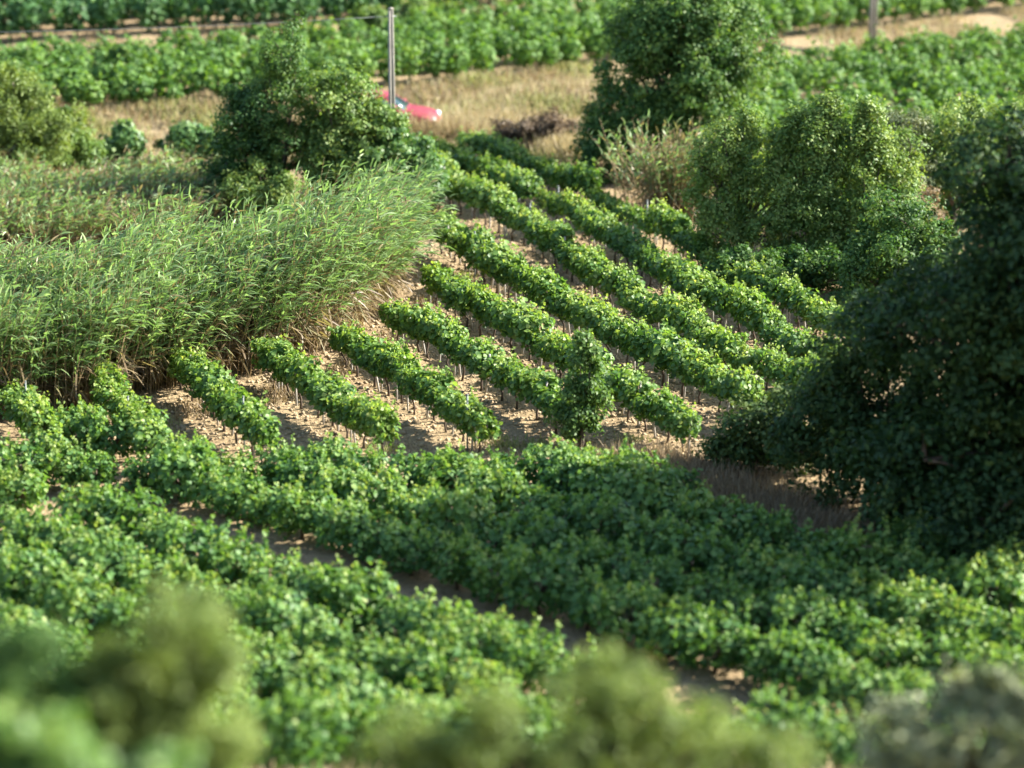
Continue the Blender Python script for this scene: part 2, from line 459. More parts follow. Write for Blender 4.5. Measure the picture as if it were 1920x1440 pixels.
def edge_vines():
    rng = np.random.default_rng(33); cnt = 0
    for x in np.arange(-11.4, 4.6, 1.0):
        p = np.array([x, near_limit(x) + .1]) + rng.normal(size=2) * .15
        if min(np.hypot(*(p - q)) for q in SPOTS) < .85: continue
        cnt += 1; s = rng.uniform(.75, 1.0); z = float(height(*p))
        t = thing('bush_vine', (p[0], p[1], z), f'bush vine, {ordinal(cnt)} from left filling the near field edge facing the staked rows', 'bush vine', 'bush vines in the near block', rng.uniform(0, 6.28), (s, s, s))
        link('trunk', BTRK[int(rng.integers(4))], None, t)
        f = link('foliage', BFOL[int(rng.integers(8))], None, t); f['kind'] = 'stuff'
edge_vines()

# two loose vines in the gap by the cane bed
for i, (px, py, s, lab) in enumerate([(150, 850, .95, 'loose yellowish vine between the two leftmost staked rows'), (40, 968, .9, 'lone bush vine in the bare soil strip at the left edge'), (215, 862, .85, 'low sprawling vine below the second staked row from left')]):
    x, y = at(px, py)
    t = thing('bush_vine', (x, y, float(height(x, y))), lab, 'bush vine', None, i * 1.7, (s, s, s * 1.1))
    link('trunk', BTRK[i], None, t); f = link('foliage', BFOL[i + 2], None, t); f['kind'] = 'stuff'

# vines of the far terraces: masses, joined per field
def far_field(name, label, ref, sgn, first, region, spacing, step, mat, size, h, seed, nleaf=150, wid=.9):
    rng = np.random.default_rng(seed); g = Geo()
    for a in range(16):
        for b in np.arange(-26, 34, step * .9):
            xx = b + rng.normal() * .12
            yy = float(ref(xx)) + sgn * (first + a * spacing) + rng.normal() * .1
            p = np.array([xx, yy])
            if not region(xx, yy) or rng.random() < .04: continue
            sl = float(ref(xx + .5) - ref(xx - .5)); d = unit(np.array([[1., sl]]))[0]
            z = float(height(*p)); n = nleaf
            sx, sy = project(p[0], p[1], z + .7)
            if sx < -90 or sx > 2010 or sy < -110: continue
            s = rng.uniform(.8, 1.2); hh = h * s
            u = unit(rng.normal(size=(n, 3))); r = rng.uniform(.4, 1.05, n) ** .6
            c = u * r[:, None] * np.array([[step * .56, wid * .5 * s, hh * .42]]) + np.array([[p[0], p[1], z + hh * .58]])
            k = n // 6                                                   # upright shoots
            c[:k, 2] += rng.uniform(.1, .4, k)
            R = np.array([[d[0], d[1], 0], [-d[1], d[0], 0], [0, 0, 1]])
            c = (c - [[p[0], p[1], z]]) @ R + [[p[0], p[1], z]]
            nrm = unit(u * .6 + rng.normal(size=(n, 3)) * .5 + np.array([[.2, 0, .5]]))
            small_leaves(g, c, nrm, rng.uniform(.8, 1.25, n) * size, rng, np.clip(rng.normal(.5, .2, n) + rng.normal() * .1, 0, 1), .95)
            tube(g, [(p[0], p[1], z - .05), (p[0], p[1], z + .45)], [.04, .03], 4)
    o = link(name, g.mesh(name), mat, None, kind='stuff', label=label, category='vineyard')
    return o
far_field('terrace_vines', 'bright green vines in a band on the first terrace above the track', line1, 1, 1.7, lambda x, y: y < line2(x) - .6, 1.9, .95, M['farvine'], .155, 1.2, 41, 220, 1.2)
far_field('upper_terrace_vines', 'dark green trellised vines filling the top terrace along the upper edge', line2, 1, 1.8, lambda x, y: True, 1.9, .9, M['topvine'], .17, 1.5, 42, 200, 1.1)
far_field('side_field_vines', 'mid green vines in the field at upper right behind the bushes', line1, -1, 4.0, lambda x, y: x > 6.5 and y > 84, 1.9, 1.0, M['farvine'], .15, 1.15, 43, 220, 1.2)

# ------------------------------------------------------------------ cane beds
def in_poly(P, q):
    x, y = q[:, 0], q[:, 1]; r = np.zeros(len(q), bool); j = len(P) - 1
    for i in range(len(P)):
        xi, yi = P[i]; xj, yj = P[j]
        c = ((yi > y) != (yj > y)) & (x < (xj - xi) * (y - yi) / (yj - yi + 1e-12) + xi)
        r ^= c; j = i
    return r

def sample_poly(P, n, rng):
    P = np.array(P); lo, hi = P.min(0), P.max(0); out = []
    while sum(map(len, out)) < n:
        q = rng.uniform(lo, hi, (n * 3, 2)); out.append(q[in_poly(P, q)])
    return np.concatenate(out)[:n]

def cane_bed(name, label, base, hts, lean, seed, leaves=17, dryness=0.0, blade=.5, mat=None, lowgreen=.45, cat='cane bed', kind='stuff', parent=None):
    """base (n,2) foot points, hts heights, lean (n,2) horizontal drift of the tip"""
    rng = np.random.default_rng(seed); g = Geo(); st = Geo()
    n = len(base); z = height(base[:, 0], base[:, 1])
    T = np.linspace(0, 1, 4)
    for i in range(n):
        p = np.stack([base[i, 0] + lean[i, 0] * T ** 1.8, base[i, 1] + lean[i, 1] * T ** 1.8, z[i] - .05 + hts[i] * (T - .12 * T ** 3 * np.hypot(*lean[i]) / hts[i])], 1)
        tube(st, p, [.013, .012, .009, .004], 3, cap=False)
    t = np.sort(rng.uniform(.10, 1.0, (n, leaves)), 1).ravel(); idx = np.repeat(np.arange(n), leaves)
    t = t ** .8
    H = hts[idx]; Ln = lean[idx]
    o = np.stack([base[idx, 0] + Ln[:, 0] * t ** 1.8, base[idx, 1] + Ln[:, 1] * t ** 1.8, z[idx] + H * (t - .12 * t ** 3 * np.hypot(Ln[:, 0], Ln[:, 1]) / H)], 1)
    az = rng.uniform(0, 2 * math.pi, len(t))
    out = np.stack([np.cos(az), np.sin(az), np.zeros_like(az)], 1)
    wind = np.array([[.55, -.12, 0]])
    stem = unit(np.concatenate([Ln * 1.8 * (t ** .8)[:, None], H[:, None]], 1))
    d = stem * rng.uniform(.5, 1.2, len(t))[:, None] + out * .6 + wind * rng.uniform(.2, 1.2, len(t))[:, None]
    low = rng.random(len(t)) < (1 - sstep(lowgreen - .25, lowgreen + .1, t))
    d[low] += np.array([0, 0, -.9])
    tint = np.clip(rng.normal(.62, .14, len(t)) + np.where(rng.random(len(t)) < .04, .25, 0), .33, 1)
    dead = low | (rng.random(len(t)) < dryness)
    tint[dead] = rng.uniform(.0, .24, dead.sum())
    blades(g, o, d, blade * rng.uniform(.6, 1.25, len(t)) * (1 - .35 * t ** 4), rng.uniform(.030, .056, len(t)), rng.uniform(.08, .6, len(t)), rng, tint)
    if parent is None:
        c = (float(base[:, 0].mean()), float(base[:, 1].min()), 0)
        root = thing(name, (0, 0, 0), label, cat)
    else:
        root = parent
    a = link('cane_leaves', g.mesh('cane_leaves'), mat or M['cane'], root, kind=kind)
    b = link('cane_stems', st.mesh('cane_stems'), M['canestem'], root, kind=kind)
    return root

def front_canes():
    rng = np.random.default_rng(51)
    P = [at(*q) for q in [(-90, 800), (60, 788), (170, 772), (290, 742), (420, 712), (560, 690), (640, 650), (690, 605), (735, 555), (755, 500), (740, 480), (660, 510), (560, 560), (400, 595), (200, 625), (-90, 650)]]
    b = sample_poly(P, 3000, rng)
    sx = np.array([project(x, y, 0)[0] for x, y in b])
    cl = vnoise(b[:, 0] * .7, b[:, 1] * .7, 5)
    h = np.interp(sx, [-90, 300, 600, 800], [3.1, 3.5, 3.75, 2.3]) * rng.uniform(.72, 1.1, len(b)) * (.78 + .40 * cl)
    lean = np.stack([np.interp(sx, [-90, 300, 600, 800], [.5, .8, 1.3, 1.0]) * rng.uniform(.3, 1.4, len(b)) + rng.normal(size=len(b)) * .25,
                     rng.normal(size=len(b)) * .4 - .45], 1)
    cane_bed('cane_bed', 'large bed of tall green giant cane leaning right beside the staked rows', b, h, lean, 52, 20, .07, .6)
front_canes()

def back_canes():
    rng = np.random.default_rng(53)
    P = [at(*q) for q in [(-90, 470), (60, 480), (200, 465), (360, 445), (450, 420), (430, 370), (300, 350), (100, 385), (-90, 400)]]
    b = sample_poly(P, 1300, rng)
    h = rng.uniform(.8, 1.6, len(b)); lean = rng.normal(size=(len(b), 2)) * .3 + np.array([[.25, -.1]])
    cane_bed('cane_bed', 'lower half dry cane thicket in tree shade behind the large cane bed', b, h, lean, 54, 14, .35, .45)
    P = [at(*q) for q in [(-90, 440), (90, 450), (120, 400), (80, 350), (-90, 350)]]
    b = sample_poly(P, 380, rng)
    cane_bed('cane_bed', 'pale green grass-like canes at left edge below grey-green shrub', b, rng.uniform(.8, 1.5, len(b)), rng.normal(size=(len(b), 2)) * .3, 55, 13, .3, .42)
back_canes()

def reed_clump():
    rng = np.random.default_rng(56)
    x, y = at(1262, 408)
    b = np.stack([x + rng.normal(size=260) * .5, y + rng.normal(size=260) * .4], 1)
    lean = (b - [[x, y]]) * 1.0 + rng.normal(size=(260, 2)) * .25
    cane_bed('reed_clump', 'fan shaped clump of tan and green reeds between dark tree and bushes', b, rng.uniform(1.8, 3.0, 260), lean, 57, 15, .5, .42, cat='reed clump')
    x, y = at(1195, 380)
    b = np.stack([x + rng.normal(size=22) * .3, y + rng.normal(size=22) * .3], 1)
    cane_bed('reed_clump', 'few slender bent reeds left of the tan reed clump', b, rng.uniform(1.6, 2.9, 22), rng.normal(size=(22, 2)) * .5 + [[-.4, 0]], 58, 14, .25, .45, cat='reed clump')
reed_clump()

# ------------------------------------------------------------------ trees and bushes
def tree(name, label, cat, px, py, lobes, leaf, mat, seed, dens=1.0, clump=.34, width=.5, trunk_r=.10, tint_mu=.45, group=None, loc=None, per=86, twigs=True, gap=0.08, low=0.05, sub=5):
    """lobes: (dx, dy, z, rx, ry, rz) ellipsoids about the foot; leaves gather in clumps on the ends of twigs"""
    rng = np.random.default_rng(seed)
    x, y = loc if loc else at(px, py)
    z0 = float(height(x, y))
    root = thing(name, (x, y, z0), label, cat, group)
    g = Geo(); tg = Geo()
    top = max(l[2] for l in lobes)
    fork = np.array([0, 0, max(.25, .28 * top)])
    tube(tg, [(0, 0, -.15), (rng.normal() * .04, rng.normal() * .04, fork[2] * .5), fork], [trunk_r * 1.5, trunk_r * 1.1, trunk_r], 8)
    full = []
    for (dx, dy, z, rx, ry, rz) in lobes:
        full.append((dx, dy, z, rx * .9, ry * .9, rz * .9))
        for q in range(sub):
            u = unit(rng.normal(size=(1, 3)) + np.array([[0, -.15, .35]]))[0]; k = rng.uniform(.26, .48)
            c = np.array([dx, dy, z]) + u * np.array([rx, ry, rz]) * .86
            if c[2] > .2: full.append((c[0], c[1], c[2], rx * k, ry * k, rz * k * rng.uniform(.8, 1.5)))
    for (dx, dy, z, rx, ry, rz) in full:
        C = np.array([dx, dy, z]); R = np.array([rx, ry, rz])
        mid = (fork + C) / 2 + rng.normal(size=3) * .1 * rx
        k_ = min(1.0, .35 + .65 * rx / lobes[0][3])
        tube(tg, [fork - [0, 0, .08], mid, C], [trunk_r * .75 * k_, trunk_r * .5 * k_, trunk_r * .28 * k_], 6)
        area = 4 * math.pi * ((rx * ry) ** 1.6 / 3 + (rx * rz) ** 1.6 / 3 + (ry * rz) ** 1.6 / 3) ** (1 / 1.6)
        nc = max(6, int(area / (clump * clump) * .42 * dens))
        u = unit(rng.normal(size=(nc, 3)))
        bump = 1 + .16 * np.sin(u[:, 0] * 4.3 + seed) * np.cos(u[:, 2] * 5.1 + seed * 1.3) + .10 * np.sin(u[:, 1] * 9 + u[:, 2] * 7)
        rr = np.where(rng.random(nc) < .72, rng.uniform(.82, 1.05, nc), rng.uniform(.35, .82, nc)) * bump
        cc = C + u * R * rr[:, None]
        keep = (cc[:, 2] > low + .1) & (rng.random(nc) > gap)
        cc = cc[keep]; u = u[keep]
        if twigs:
            for q in np.flatnonzero(rng.random(len(cc)) < .22):
                m = (C + cc[q]) / 2 + rng.normal(size=3) * .08
                tube(tg, [C + (cc[q] - C) * .12, m, cc[q]], [trunk_r * .22, trunk_r * .14, .006], 4, cap=False)
        k = rng.integers(int(per * .5), int(per * 1.4), len(cc))
        idx = np.repeat(np.arange(len(cc)), k); n = len(idx)
        cr = clump * rng.uniform(.6, 1.25, len(cc))
        c = cc[idx] + np.clip(rng.normal(size=(n, 3)), -2.2, 2.2) * (cr[idx] * .5)[:, None] * np.array([[1, 1, .8]])
        ctint = rng.normal(tint_mu, .12, len(cc))
        tint = np.clip(ctint[idx] + rng.normal(size=n) * .16, 0, 1)
        rel = unit(c - cc[idx])
        nrm = unit(u[idx] * .45 + rel * .45 + rng.normal(size=(n, 3)) * .5 + np.array([[.05, 0, .45]]))
        ok = c[:, 2] > low
        small_leaves(g, c[ok], nrm[ok], (leaf * rng.uniform(.7, 1.3, n))[ok], rng, tint[ok], width)
    link('trunk', tg.mesh('trunk', True), M['bark'], root)
    cme = g.mesh('crown')
    o = link('crown', cme, mat, root); o['kind'] = 'stuff'
    return root

# left-hand group above the cane bed
tree('slender_tree', 'slender dark tree with thin greyish pointed top above the cane bed', 'tree', 535, 405, [(0, .2, 5.2, .6, .6, 1.2), (-.15, 0, 3.5, .9, .9, 1.0), (.1, 0, 2.2, 1.2, 1.1, 1.1)], .085, M['darktree'], 101, .8, .26, .5, .08, .55, per=80, gap=.2)
tree('broadleaf_tree', 'dark rounded tree on the left flank of the slender pointed tree', 'tree', 475, 400, [(0, 0, 2.9, 1.0, 1.0, 1.2), (-.35, 0, 1.5, 1.3, 1.1, 1.2), (-.2, -.3, .8, 1.3, .9, .8)], .09, M['darktree'], 102, 1, .3, .55, .08, .4)
tree('broadleaf_tree', 'fuller green tree between the slender pointed tree and grey pole', 'tree', 640, 400, [(-.1, 0, 3.6, 1.3, 1.2, 1.2), (.4, 0, 2.5, 1.4, 1.2, 1.2), (-.6, 0, 1.9, 1.2, 1.0, 1.3), (.2, -.3, 1.0, 1.5, 1.0, 1.0)], .095, M['midbush'], 103, 1, .32, .6, .09, .48)
tree('rounded_bush', 'glossy bluish green bush hiding the foot of the grey pole', 'bush', 742, 402, [(0, 0, 1.8, 1.25, 1.1, 1.15), (.75, .2, 1.1, .85, .8, .9), (-.6, -.1, 1.0, 1.0, .8, .9), (.2, -.3, .7, 1.2, .8, .7)], .10, M['glossbush'], 104, 1, .3, .6, .07, .5)
tree('speckled_bush', 'yellow speckled low bush in front of the dark trees behind canes', 'bush', 490, 425, [(0, 0, 1.0, .8, .7, .95), (.75, -.1, .8, .8, .7, .8), (-.55, 0, .75, .6, .6, .8)], .085, M['midbush'], 105, .9, .26, .5, .05, .62, gap=.2)
tree('willow_shrub', 'large grey-green feathery shrub at upper left edge', 'shrub', 45, 330, [(-.6, 0, 2.2, 1.5, 1.4, 1.3), (.7, 0, 1.7, 1.3, 1.2, 1.2), (-.3, -.4, 1.0, 1.6, 1.2, 1.0)], .13, M['olive'], 106, .9, .34, .28, .09, .5)
tree('rounded_bush', 'deep green bush at right foot of the grey-green feathery shrub', 'bush', 118, 318, [(0, 0, .85, .95, .9, .85), (.5, .1, .6, .6, .6, .6)], .1, M['midbush'], 107, 1, .28, .6, .05, .3)
tree('rounded_bush', 'round low bush on dry ground, left of the pair by slender tree', 'bush', 235, 300, [(0, 0, .55, .75, .6, .55)], .13, M['glossbush'], 108, 1, .26, .8, .04, .55)
tree('rounded_bush', 'round low bush on dry ground beside the dark slender tree', 'bush', 350, 303, [(0, 0, .55, .85, .65, .6), (.6, 0, .5, .5, .5, .5)], .13, M['glossbush'], 109, 1, .26, .8, .04, .55)
tree('young_tree', 'small upright young tree standing among the first terrace vines', 'tree', 231, 168, [(0, 0, .9, .3, .3, .75)], .13, M['darktree'], 110, 1.2, .2, .7, .04, .7)
tree('rounded_bush', 'small yellow-green bush on the brown bank above the terrace vines', 'bush', 577, 84, [(0, 0, .35, .45, .4, .35)], .1, M['yellow'], 111, 1, .22, .6, .03, .5)
tree('rounded_bush', 'green bush on the terrace bank right of the pole top', 'bush', 775, 62, [(0, 0, .5, .9, .7, .55), (-1.6, -.4, .45, .7, .6, .5), (1.3, .5, .4, .7, .6, .45)], .13, M['midbush'], 112, 1, .3, .7, .04, .5)

# centre and right
tree('large_broadleaf_tree', 'large dark tree rising past the top edge between terrace vines', 'tree', 1262, 322, [(0, 0, 3.6, 2.9, 2.3, 2.1), (-1.9, -.2, 1.3, 1.6, 1.3, 1.2), (.5, 0, 5.3, 1.9, 1.8, 1.7), (-1.3, 0, 2.2, 1.7, 1.6, 1.4), (1.6, .2, 4.2, 1.9, 1.7, 1.9), (-.9, .2, 4.6, 1.6, 1.5, 1.5), (.4, -.6, 1.7, 1.8, 1.4, 1.2)], .11, M['darktree'], 120, .85, .38, .55, .2, .5)
tree('leafy_bush', 'tall speckled green bush just right of the tan reed clump', 'bush', 1392, 500, [(-.7, 0, 2.6, .85, .8, 1.5), (.25, .1, 2.9, .75, .7, 1.5), (-.2, .1, 3.7, .45, .4, .9), (1.0, -.1, 2.2, .8, .8, 1.5), (-.9, -.5, 1.1, .9, .7, 1.1), (.5, -.6, 1.0, .9, .7, 1.0)], .085, M['midbush'], 121, .95, .3, .5, .09, .48)
tree('leafy_bush', 'tall upright bright green bush in the middle of the right thicket', 'bush', 1520, 505, [(-.1, 0, 3.2, .65, .65, 1.6), (-.7, .1, 3.9, .28, .28, .95), (.55, .1, 3.3, .6, .6, 1.4), (.4, .1, 4.5, .25, .25, .6), (-.4, -.4, 1.6, .9, .7, 1.3), (.7, -.5, 1.3, .9, .7, 1.2), (.1, -.8, .6, 1.3, .7, .65)], .09, M['midbush'], 122, .95, .3, .5, .09, .56)
tree('leafy_bush', 'dense green bush with dark hollows below the grey shrub', 'bush', 1625, 505, [(-.2, 0, 3.2, .65, .65, 1.5), (.6, .1, 2.8, .7, .7, 1.5), (-.1, .1, 4.3, .28, .28, .7), (.2, -.4, 1.6, 1.0, .8, 1.3), (-.5, -.7, .8, .9, .7, .85), (1.0, -.4, 1.1, .9, .8, 1.1)], .09, M['midbush'], 123, .95, .3, .5, .09, .5)
tree('low_bush', 'dark undergrowth along the rightmost staked row below the thicket', 'bush', 1470, 545, [(0, 0, .55, 1.2, .7, .6), (-1.5, .3, .5, 1.0, .7, .55), (1.5, -.1, .6, 1.2, .7, .65), (2.8, -.4, .6, 1.1, .7, .7)], .09, M['darktree'], 133, .9, .28, .55, .05, .4)
tree('leafy_bush', 'dark bush behind the end of the rightmost staked row', 'bush', 1670, 590, [(0, .2, 1.3, 1.2, 1.0, 1.3), (-.9, .2, .7, .9, .8, .8), (.9, 0, 1.2, 1.1, .9, 1.3), (.5, .8, 2.3, 1.0, .9, 1.2)], .09, M['darktree'], 134, .95, .3, .5, .07, .5)
tree('grey_shrub', 'greyish feathery shrub top behind the right thicket', 'shrub', 1688, 455, [(0, .2, 3.1, .75, .7, .9), (.35, 0, 2.2, .75, .7, .9), (.2, 0, 1.3, .7, .7, .9)], .08, M['grey'], 124, 1, .24, .3, .06, .5)
tree('leafy_bush', 'yellow-green bush rising behind the huge dark tree at right', 'bush', 1790, 440, [(0, .3, 3.0, 1.5, 1.2, 1.2), (-.5, 0, 1.8, 1.2, 1.1, 1.3), (1.4, .4, 3.0, 1.3, 1.2, 1.2)], .09, M['midbush'], 125, .95, .32, .5, .09, .6)
tree('dry_or_shade_shrub', 'brownish dry shrub wedged beside the huge dark tree', 'shrub', 1722, 470, [(0, 0, 1.2, .55, .5, .95)], .09, M['dryleaf'], 126, .9, .24, .35, .05, .3)
tree('dry_or_shade_shrub', 'added dark brown brush standing in for bank shade left of the large tree', 'shrub', 990, 285, [(0, 0, .5, .9, .6, .55), (.9, .3, .6, .8, .6, .6), (-.5, .8, .4, .8, .5, .5)], .11, M['dryleaf'], 135, .9, .26, .35, .05, .06)  # brush added for the shade on the bank, darkness put into its leaf colour
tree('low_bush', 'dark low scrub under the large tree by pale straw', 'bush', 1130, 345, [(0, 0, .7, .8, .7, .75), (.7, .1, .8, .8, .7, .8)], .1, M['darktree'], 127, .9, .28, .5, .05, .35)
tree('climber_covered_shrub', 'dark upright shrub with reddish twigs standing inside the staked rows', 'shrub', 1090, 838, [(.05, 0, 2.0, .32, .3, .75), (-.1, 0, 1.2, .38, .35, .7), (.3, .1, .9, .4, .35, .65), (-.35, 0, .7, .3, .3, .5)], .085, M['midbush'], 128, .8, .2, .6, .05, .3, gap=.4, per=60, sub=7)

# the huge tree in shade at the right, with thickets at its foot
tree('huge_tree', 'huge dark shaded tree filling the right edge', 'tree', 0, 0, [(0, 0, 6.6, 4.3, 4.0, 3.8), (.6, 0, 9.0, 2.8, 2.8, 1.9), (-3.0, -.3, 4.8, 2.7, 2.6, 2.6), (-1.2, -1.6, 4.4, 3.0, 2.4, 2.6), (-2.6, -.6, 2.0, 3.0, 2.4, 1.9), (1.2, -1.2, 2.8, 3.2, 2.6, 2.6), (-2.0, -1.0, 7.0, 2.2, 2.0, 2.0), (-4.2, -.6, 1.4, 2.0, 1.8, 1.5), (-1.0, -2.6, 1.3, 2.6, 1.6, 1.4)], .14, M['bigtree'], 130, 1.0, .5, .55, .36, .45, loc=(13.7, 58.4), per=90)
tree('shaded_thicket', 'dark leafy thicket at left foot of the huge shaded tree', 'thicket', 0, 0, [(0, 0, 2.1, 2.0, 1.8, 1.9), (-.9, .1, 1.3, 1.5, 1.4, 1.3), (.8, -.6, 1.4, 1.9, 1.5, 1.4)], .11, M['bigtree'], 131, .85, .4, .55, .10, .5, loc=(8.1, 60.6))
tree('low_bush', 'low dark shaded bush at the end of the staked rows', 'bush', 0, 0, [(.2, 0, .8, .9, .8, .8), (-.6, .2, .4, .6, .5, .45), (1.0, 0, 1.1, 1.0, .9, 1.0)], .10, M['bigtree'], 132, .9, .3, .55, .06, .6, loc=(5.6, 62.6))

# blurred bushes on the slope below the photographer
tree('slope_bush', 'blurred olive-green bush at lower left on the near slope', 'bush', 0, 0, [(.1, 0, 1.95, .5, .5, .6), (-.35, 0, 1.35, .7, .6, .7), (.25, -.1, 1.0, .55, .5, .7), (-.2, 0, .7, .8, .6, .6)], .08, M['olive'], 140, 1, .2, .4, .06, .45, loc=(-3.35, 26.2), per=65, gap=.25, sub=7)
tree('slope_bush', 'darker blurred bush cut by the left edge on the near slope', 'bush', 0, 0, [(0, 0, 1.6, .5, .5, .65), (.2, 0, .9, .7, .6, .8)], .08, M['darktree'], 141, 1, .2, .4, .06, .5, loc=(-4.75, 26.0), per=65, gap=.2, sub=7)
tree('slope_bush', 'bright green blurred bush in the lower left corner', 'bush', 0, 0, [(0, 0, .6, .7, .6, .6), (.7, 0, .35, .6, .5, .45), (-.7, 0, .55, .7, .6, .6)], .09, M['vine'], 142, 1, .22, .8, .05, .55, loc=(-4.1, 23.0))
tree('slope_bush', 'broad blurred grey-green bush at the bottom centre', 'bush', 0, 0, [(0, 0, .95, .9, .8, .75), (-.9, .1, .85, .7, .7, .7), (.8, .1, 1.1, .6, .6, .7), (1.5, .1, .7, .8, .7, .7), (-1.7, .2, .5, .8, .7, .6), (.45, .3, 1.5, .3, .3, .5), (2.2, .2, .5, .6, .6, .5)], .085, M['olive'], 143, .7, .2, .35, .06, .42, loc=(.55, 29.0), per=42, gap=.35, sub=7)
tree('slope_bush', 'blurred grey-leaved bush in the lower right corner', 'bush', 0, 0, [(0, 0, .9, .8, .8, .7), (-.8, .2, .6, .7, .7, .6), (1.0, 0, 1.15, .8, .8, .75), (.4, .1, 1.4, .3, .3, .45)], .12, M['grey'], 144, .7, .22, .45, .06, .5, loc=(5.75, 33.0), per=36, gap=.35, sub=7)

# ------------------------------------------------------------------ dry grass and soil clods
def grass(name, label, pts, lo, hi, seed, mu, sd, width=.012, cat='grass'):
    rng = np.random.default_rng(seed); g = Geo(); n = len(pts)
    o = np.stack([pts[:, 0], pts[:, 1], height(pts[:, 0], pts[:, 1]) - .03], 1)
    d = np.concatenate([rng.normal(size=(n, 2)) * .35, np.ones((n, 1))], 1)
    tint = np.clip(rng.normal(mu, sd, n), 0, 1)
    blades(g, o, d, rng.uniform(lo, hi, n), width * rng.uniform(.7, 1.5, n), rng.uniform(0, .35, n), rng, tint)
    return link(name, g.mesh(name), M['dryleaf'], None, kind='stuff', label=label, category=cat)

def grasses():
    rng = np.random.default_rng(61)
    d = unit(np.array([[1., .5]]))[0]; nn = np.array([-d[1], d[0]])
    n = 60000                                                          # along the track and the first bank
    s = rng.uniform(-22, 32, n); w = rng.uniform(-7.5, 1.2, n)
    p = np.stack([s, line1(s) + w], 1)
    keep = vnoise(p[:, 0] * .6, p[:, 1] * .6, 9) > .38
    keep &= ~((np.abs(p[:, 0] + 4.3) < 2.6) & (p[:, 1] > 98.9) & (p[:, 1] < 102.0))
    p = p[keep]; p = p[(p[:, 0] < 8) | (p[:, 1] > line1(p[:, 0]) - 2.6)]
    grass('dry_grass', 'dry straw grass along the track below the terrace vines', p, .2, .65, 62, .58, .27, .022)
    s = rng.uniform(-24, 14, 9000); w = rng.uniform(-.4, 2.4, 9000)
    p = np.stack([s, line2(s) + w], 1); p = p[vnoise(p[:, 0] * .8, p[:, 1] * .8, 4) > .5]
    grass('dry_grass', 'sparse dry grass on the brown bank of the upper terrace', p, .15, .45, 63, .45, .25, .022)
    q = np.concatenate([rng.normal(size=(1100, 2)) * [[1.1, .8]] + [at(*c_)] for c_ in ((170, 240), (260, 235), (350, 232), (430, 225), (860, 190), (930, 180), (1010, 165), (1080, 160), (900, 215), (980, 250))])
    grass('straw_clump', 'pale straw tufts scattered along the dirt track at the terrace foot', q, .2, .6, 75, .62, .25, .026, 'grass clump')
    x, y = at(1065, 292); q = rng.normal(size=(2600, 2)) * [[.55, .5]] + [[x, y]]
    grass('straw_clump', 'pale straw coloured grass clump left of the large tree', q, .5, 1.1, 64, .8, .06, .025, 'grass clump')
    x, y = at(905, 235); q = rng.normal(size=(3500, 2)) * [[1.2, .8]] + [[x, y]]
    grass('straw_clump', 'pale feathery grass on the bank right of the red car', q, .35, .8, 65, .75, .1, .022, 'grass clump')
    x, y = at(783, 265); q = rng.normal(size=(3400, 2)) * [[1.2, .22]] + [[x, y]]
    grass('straw_clump', 'tall straw grass hiding the lower side of the red car', q, .6, 1.3, 70, .6, .2, .022, 'grass clump')
    q = np.concatenate([rng.normal(size=(900, 2)) * [[.7, .4]] + [at(px_, py_)] for px_, py_ in ((985, 215), (1040, 190), (880, 255), (840, 245), (1010, 300), (175, 258), (300, 232), (395, 240), (905, 172), (1055, 152), (870, 218), (700, 215))])
    grass('green_weeds', 'greenish weed patches in the dry grass along the dirt track', q, .2, .6, 74, .97, .05, .03, 'weeds')
    q = np.concatenate([rng.normal(size=(1900, 2)) * [[.7, .5]] + [at(*c_)] for c_ in ((1215, 880), (1290, 905), (1370, 935), (1450, 965), (1530, 1000))])
    grass('brown_grass', 'brown dry grass by the shaded bush below the staked rows', q, .3, .75, 66, .36, .15, .016)
    q = np.concatenate([rng.normal(size=(160, 2)) * [[.22, .2]] + [at(*c_)] for c_ in ((950, 838), (925, 822), (1010, 836), (715, 846), (560, 850), (1180, 828), (300, 800), (860, 520), (1120, 640))])
    grass('green_weeds', 'small green weeds sprouting on the soil between the staked rows', q, .08, .3, 76, .98, .03, .03, 'weeds')
    x, y = at(960, 845); q = rng.normal(size=(1500, 2)) * [[1.8, .35]] + [[x, y]]
    grass('brown_grass', 'thin dry weeds along the front end of the staked rows', q, .08, .3, 67, .5, .25, .012)
    P = np.array([at(*q) for q in [(250, 775), (420, 740), (600, 705), (700, 640), (790, 560), (820, 560), (720, 660), (620, 735), (420, 780), (260, 800)]])
    q = sample_poly(P, 2500, rng)
    grass('brown_grass', 'fallen dry cane litter at the foot of the large cane bed', q, .1, .35, 68, .35, .15, .02)
    # slope under the photographer
    q = np.stack([rng.uniform(-9, 11, 9000), rng.uniform(25, 45, 9000)], 1)
    grass('slope_grass', 'dry grass on the near slope under the blurred bushes', q, .15, .45, 69, .6, .25, .02)
grasses()

